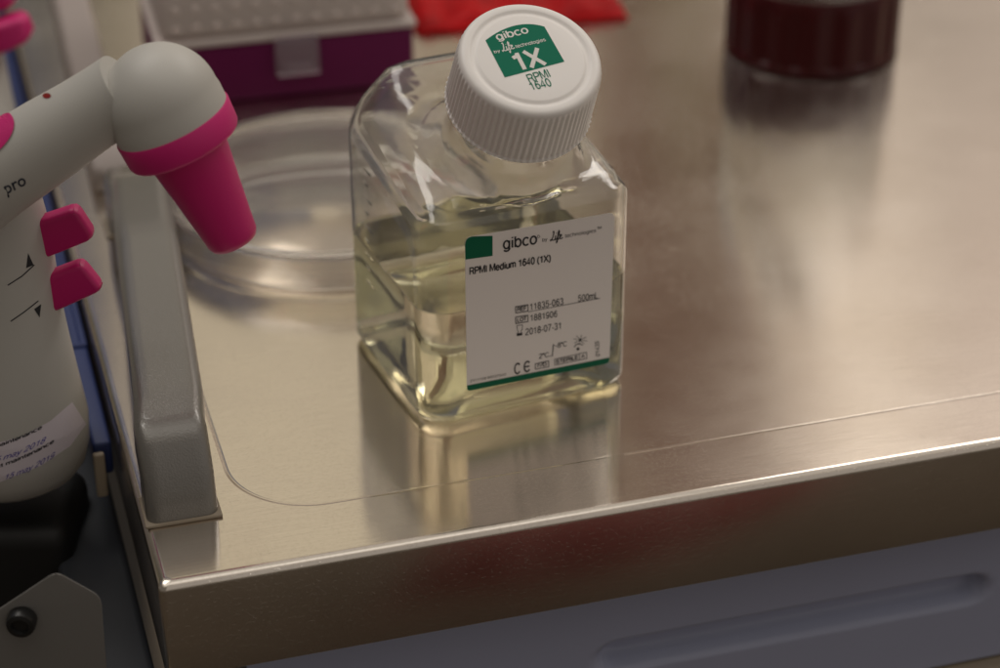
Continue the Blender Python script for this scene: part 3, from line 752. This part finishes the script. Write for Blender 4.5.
# ================================================================== BLUE RACK AND WRAPPED PIPETTES left of the trolley
def blue_rack():
    t_ = thing('storage_tray', 'blue plastic tray hanging beside the left edge of the trolley', 'tray', (-22, 4, -22)); L = Loc((-22, 4, -22))
    xr, xl, yf, yb, zt = XL-.15, XL-10, 8.0, 52, -1.2
    for (c, s) in ((((xr+xl)/2, (yf+yb)/2, -5), (xr-xl, yb-yf, .4)), ((xr-.15, (yf+yb)/2, (zt-5)/2), (.3, yb-yf, zt+5)), ((xl, (yf+yb)/2, (zt-5)/2), (.3, yb-yf, zt+5)), (((xr+xl)/2, yf, (zt-5)/2), (xr-xl, .3, zt+5)), (((xr+xl)/2, yb, (zt-5)/2), (xr-xl, .3, zt+5))):
        vv, ff = bevbox(s, .1); finish('tray_wall', [L(q+Vector(c)) for q in vv], ff, M_BLUE, t_)
    k = 0
    for (dx, z, y0, y1, lab) in ((1.35, -1.0, 8.5, 50, 'cream wrapped pipette lying nearest the trolley edge'), (3.3, -.6, 9.5, 50, 'cream wrapped pipette in the middle of the blue tray'), (6.2, -.8, 9, 50, 'cream wrapped pipette farthest out in the blue tray')):
        x = XL-dx; o = thing('wrapped_pipette', lab, 'pipette', (x, y0, z), group='wrapped pipettes in the blue tray'); Lo = Loc((x, y0, z))
        v, f = lathe([(.20, 0), (.42, .3), (.42, y1-y0-.4), (.2, y1-y0)], (x, y0, z), (0, 1, 0), 20); finish('wrapper', [Lo(q) for q in v], f, M_CREAM, o)
        v, f = lathe([(.1, -.5), (.2, -.4), (.2, .2), (.1, .3)], (x, y0, z), (0, 1, 0), 16); finish('mouthpiece', [Lo(q) for q in v], f, M_GREY, o)
blue_rack()
def edge_strip():
    vv, ff = bevbox((.75, 60, 1.5), .15); finish('blue_edge_strip', [TL(q+Vector((XL-.55, .2+30, -2.1))) for q in vv], ff, M_BLUE, trolley)
edge_strip()
# vertical steel upright and dark side panel of the trolley
def side_stuff():
    t_ = thing('side_cabinet', 'dark blue grey cabinet side below the pipettes at left', 'cabinet', (-22, 0, -80)); L = Loc((-22, 0, -80))
    vv, ff = bevbox((2.7, 40, 74), .3); finish('cabinet_body', [L(q+Vector((XL-1.55, YF+20.5, -42.2))) for q in vv], ff, M_DARKBLUE, t_)
    for (dx, y, z, h) in ((-.75, 0.1, -2.6, 2.0), (-1.3, YF+.4, -8.5, 3.0), (-.75, YF+.4, -7.0, 2.6)):
        vv, ff = bevbox((.45, .3, h), .1); finish('edge_clip', [L(q+Vector((XL+dx, y-.2, z))) for q in vv], ff, M_CREAM, t_)
side_stuff()

# ================================================================== BRACKET at the lower left
def bracket():
    n2 = (n_h*.93+Vector((0, 0, .0))).normalized(); Pb = at_depth(55, 620, 74)
    f2 = lambda px, py, off=0: on_plane(px, py, Pb+n2*off, n2)
    t_ = thing('mounting_bracket', 'dark grey metal bracket plate with a round screw head, lower left corner', 'bracket', f2(50, 700)); L = Loc(f2(50, 700))
    out = [(-60, 644), (0, 608)]+[tuple(q) for q in corner((56, 571), (0, 608), (101, 596), 9, 6)]+[tuple(q) for q in corner((101, 596), (56, 571), (112, 720), 9, 6)]+[(114, 760), (-60, 760)]
    n_ = len(out); fold = 56
    def dep(p): return max(0, (p[0]-fold))*.012
    V = [f2(*p, dep(p)) for p in out]+[f2(*p, dep(p)+.22)+Vector((0, 0, 0)) for p in out]
    F = [tuple(range(n_)), tuple(range(n_, 2*n_))[::-1]]+[(i, (i+1) % n_, n_+(i+1) % n_, n_+i) for i in range(n_)]
    bm = bmesh.new(); vs = [bm.verts.new(L(v)) for v in V]
    for q in F: bm.faces.new([vs[i] for i in q])
    bmesh.ops.recalc_face_normals(bm, faces=bm.faces)
    rim = [e for e in bm.edges if len(e.link_faces) == 2 and e.calc_face_angle(0) > .6]
    bmesh.ops.bevel(bm, geom=rim, offset=.07, segments=3, profile=.5, affect='EDGES')
    bm.verts.index_update(); vv = [x.co.copy() for x in bm.verts]; ff = [tuple(q.index for q in p.verts) for p in bm.faces]; bm.free()
    finish('plate', vv, ff, M_PLATE, t_, True, 35)
    c = f2(22, 620); kk = 74/FPX
    v, f = lathe([(15*kk, .1), (15*kk, -.25), (13.5*kk, -.38), (9*kk, -.42), (8*kk, -.30), (.05, -.30)], c, n2, 40); finish('screw', [L(q) for q in v], f, mat('screw_dark', (.03, .03, .03), .35, .6), t_, True, 40)
    # black holder behind, below the controller; extended down to keep the gap black
    hb = dv(-6, 505, 1.5); b2 = thing('controller_holder', 'black plastic holder below the pipette controller grip', 'holder', hb-Vector((0, 0, 30))); L2 = Loc(hb-Vector((0, 0, 30)))
    vv, ff = bevbox((7.2, 5, 30), .8, 4); c = hb+Vector((-.2, .6, -15.0)); finish('holder_block', [L2(Matrix.Rotation(-YAW, 3, 'Z') @ q+c) for q in vv], ff, M_BLACKP, b2)
bracket()

# ================================================================== PETRI DISH
def dish():
    c = Vector((-3.28, 14.37, 0)); t_ = thing('petri_dish', 'large clear round plastic petri dish with its lid on, behind the bottle', 'petri dish', c)
    th = .12
    v, f = lathe([(.02, .03), (7.1, .03), (7.2, .02), (7.3, .1), (7.34, 1.5), (7.22, 1.5), (7.2, .22), (7.1, .17), (.02, .17)], (0, 0, 0), n=128); finish('dish_base', v, f, M_PS, t_, True, 40)
    v, f = lathe([(.02, 1.62), (7.44, 1.62), (7.48, 1.58), (7.46, .32), (7.66, .30), (7.68, .36), (7.66, 1.62), (7.64, 1.78), (7.58, 1.90), (7.49, 1.98), (7.38, 2.02), (7.30, 2.0), (7.24, 1.9), (7.2, 1.78), (7.1, 1.75), (.02, 1.75)], (0, 0, 0), n=128); finish('dish_lid', v, f, M_PS, t_, True, 40)
dish()

# ================================================================== TIP BOX
def tip_box():
    p0, p1 = on_z(226, 104), on_z(353, 90.5); d = (p1-p0); d.z = 0; d.normalize(); nn = Vector((-d.y, d.x, 0))
    pr = p0+d*((on_plane(415, 83, p0, nn)-p0).dot(d)); Lx = 13.0
    pl = pr-d*Lx; ang = math.atan2(d.y, d.x)
    t_ = thing('pipette_tip_box', 'purple pipette tip box with a frosted clear lid and front latch, behind the petri dish', 'tip box', pl, ang); 
    hp = 3.35; Dp = 9
    zt = on_plane(415, 26, pr, nn).z; hp = zt
    def box(x0, x1, y0, y1, z0, z1, b=.2):
        return tr(bevbox((x1-x0, y1-y0, z1-z0), b), off=((x0+x1)/2, (y0+y1)/2, (z0+z1)/2))
    v, f = box(0, Lx, 0, Dp, .05, hp, .25); finish('box_base', v, f, M_PURPLE, t_)
    v, f = box(-.15, Lx+.15, -.15, Dp+.15, hp, hp+.35, .12)
    v2, f2 = box(.15, Lx-.15, .15, Dp-.15, hp+.35, hp+4.6, .5)
    bumps = []
    for i in range(12):
        for j in range(2):
            bumps.append(tr(lathe([(.26, -.1), (.24, .02), (.15, .12), (.02, .15)], (0, 0, 0), (0, -1, 0), 14), off=(.95+i*1.01, .17, hp+.95+j*1.0)))
    V, F = join((v, f), (v2, f2), *bumps); finish('box_lid', V, F, M_FROST, t_)
    xa = (on_plane(275, 60, p0, nn)-pl).dot(d); xb = (on_plane(318, 60, p0, nn)-pl).dot(d)
    za = on_plane(296, 72, p0, nn).z
    v, f = box(xa, xb, -.55, -.02, za, hp+.2, .12); l = finish('latch', v, f, M_CLASP, t_)
    v, f = box(xa+.5, xb-.5, -.68, -.5, za+.35, za+.75, .05); finish('latch_rib', v, f, M_CLASP, l)
tip_box()

# ================================================================== RED SHEET
def red_thing():
    a, b = on_z(416, 36), on_z(629, 20); d = b-a; d.z = 0; Lx = d.length; d.normalize(); nn = Vector((-d.y, d.x, 0))
    t_ = thing('red_pouch', 'bright red creased plastic pouch lying flat behind the white cap', 'pouch', a); L = Loc(a)
    nx, ny = 110, 40; V, F = [], []
    for j in range(ny+1):
        for i in range(nx+1):
            u, w = i/nx, j/ny; x = u*Lx; y = w*12
            e = min(1, min(u, 1-u)*14)*min(1, w*9)
            fold = .22*sin(x*2.1+1.2*sin(y*.9))+.16*sin(x*.9-y*2.4)+.25*noise.noise(Vector((x*.5, y*.8, 3)))
            z = .05+e**.5*(.85+fold*.8)
            ed = .18*noise.noise(Vector((x*1.2, 0, 9)))
            V.append(L(a+d*x+nn*(y+ed*(1-w))+Vector((0, 0, z))))
            if i < nx and j < ny: k = j*(nx+1)+i; F.append((k, k+1, k+nx+2, k+nx+1))
    n1 = len(V)
    finish('pouch_film', V, F, M_RED, t_)
    v, f = tr(bevbox((Lx-.3, .28, .22), .08)); 
    m = Matrix((d, nn, Vector((0, 0, 1)))).transposed()
    finish('pouch_seam', [L(m @ q+a+d*Lx/2+nn*.12+Vector((0, 0, .16))) for q in v], f, M_RED, t_)
red_thing()

# ================================================================== DARK RED BOTTLE at the back right
def red_bottle():
    bt = on_z(808, 79); c0 = on_z(808, 53)
    dep = (c0-CP).dot(fw); R = 85*dep/FPX
    c = Vector((c0.x, c0.y, 0)); back = (c-CP); back.z = 0; back.normalize(); c = bt+back*R; c.z = 0
    t_ = thing('medium_bottle', 'clear round bottle with a ribbed dark maroon base, at the back right', 'bottle', c)
    def mod(r, h, t): return r+.11*cos(2*pi*16*t) if .45 < h < 3.8 and r > R*.9 else r
    n = 22*12
    v, f = lathe([(.05, 4.12), (R*.9, 4.12), (R*.95, 4.2), (R*.97, 4.4), (R*.97, 5.5), (R*.97, 10.5), (R*.9, 11.6), (R*.62, 13), (R*.42, 13.6), (R*.40, 15)], (0, 0, 0), n=n, mod=mod, cap1=False)
    vi, fi = lathe([(.05, 4.25), (R*.86, 4.25), (R*.9, 4.5), (R*.9, 10.4), (R*.83, 11.5), (R*.56, 12.9), (R*.36, 13.5), (R*.34, 15)], (0, 0, 0), n=n, cap1=False)
    k = len(v); kk = len(vi); F = f+[tuple(i+k for i in q[::-1]) for q in fi]+[(k-n+i, k-n+(i+1) % n, k+kk-n+(i+1) % n, k+kk-n+i) for i in range(n)]
    me = bpy.data.meshes.new('g'); me.from_pydata([tuple(q*S) for q in v+vi], [], F); me.update()
    bm = bmesh.new(); bm.from_mesh(me); bmesh.ops.recalc_face_normals(bm, faces=bm.faces); bm.to_mesh(me); bm.free(); link('bottle_glass', me, M_GLASS, t_)
    v, f = lathe([(.05, .0), (R*.9, .0), (R*1.0, .06), (R*1.02, .2), (R*1.0, .42), (R*.99, .5)]+[(R*.99, .6+.4*k) for k in range(8)]+[(R*.985, 3.9), (R*.96, 4.05), (R*.5, 4.1), (.05, 4.1)], (0, 0, 0), n=n, mod=mod); finish('ribbed_base', v, f, M_MAROON, t_, True, 50)
red_bottle()

# ================================================================== unseen red bin, added so the apron mirrors a maroon patch
t_ = thing('reflection_bin', 'unseen dark red round bin added in front of the trolley for its reflection', 'bin', (21, -68, -80))
v, f = lathe([(12, 0), (12.5, .5), (14, 46), (14.6, 46.5), (14.6, 47.5), (13.8, 47.5), (12.2, 1.2), (.1, 1.0)], (0, 0, 0), n=64); finish('bin_shell', v, f, mat('dark_red_plastic', (.40, .004, .016), .5), t_, True, 50)
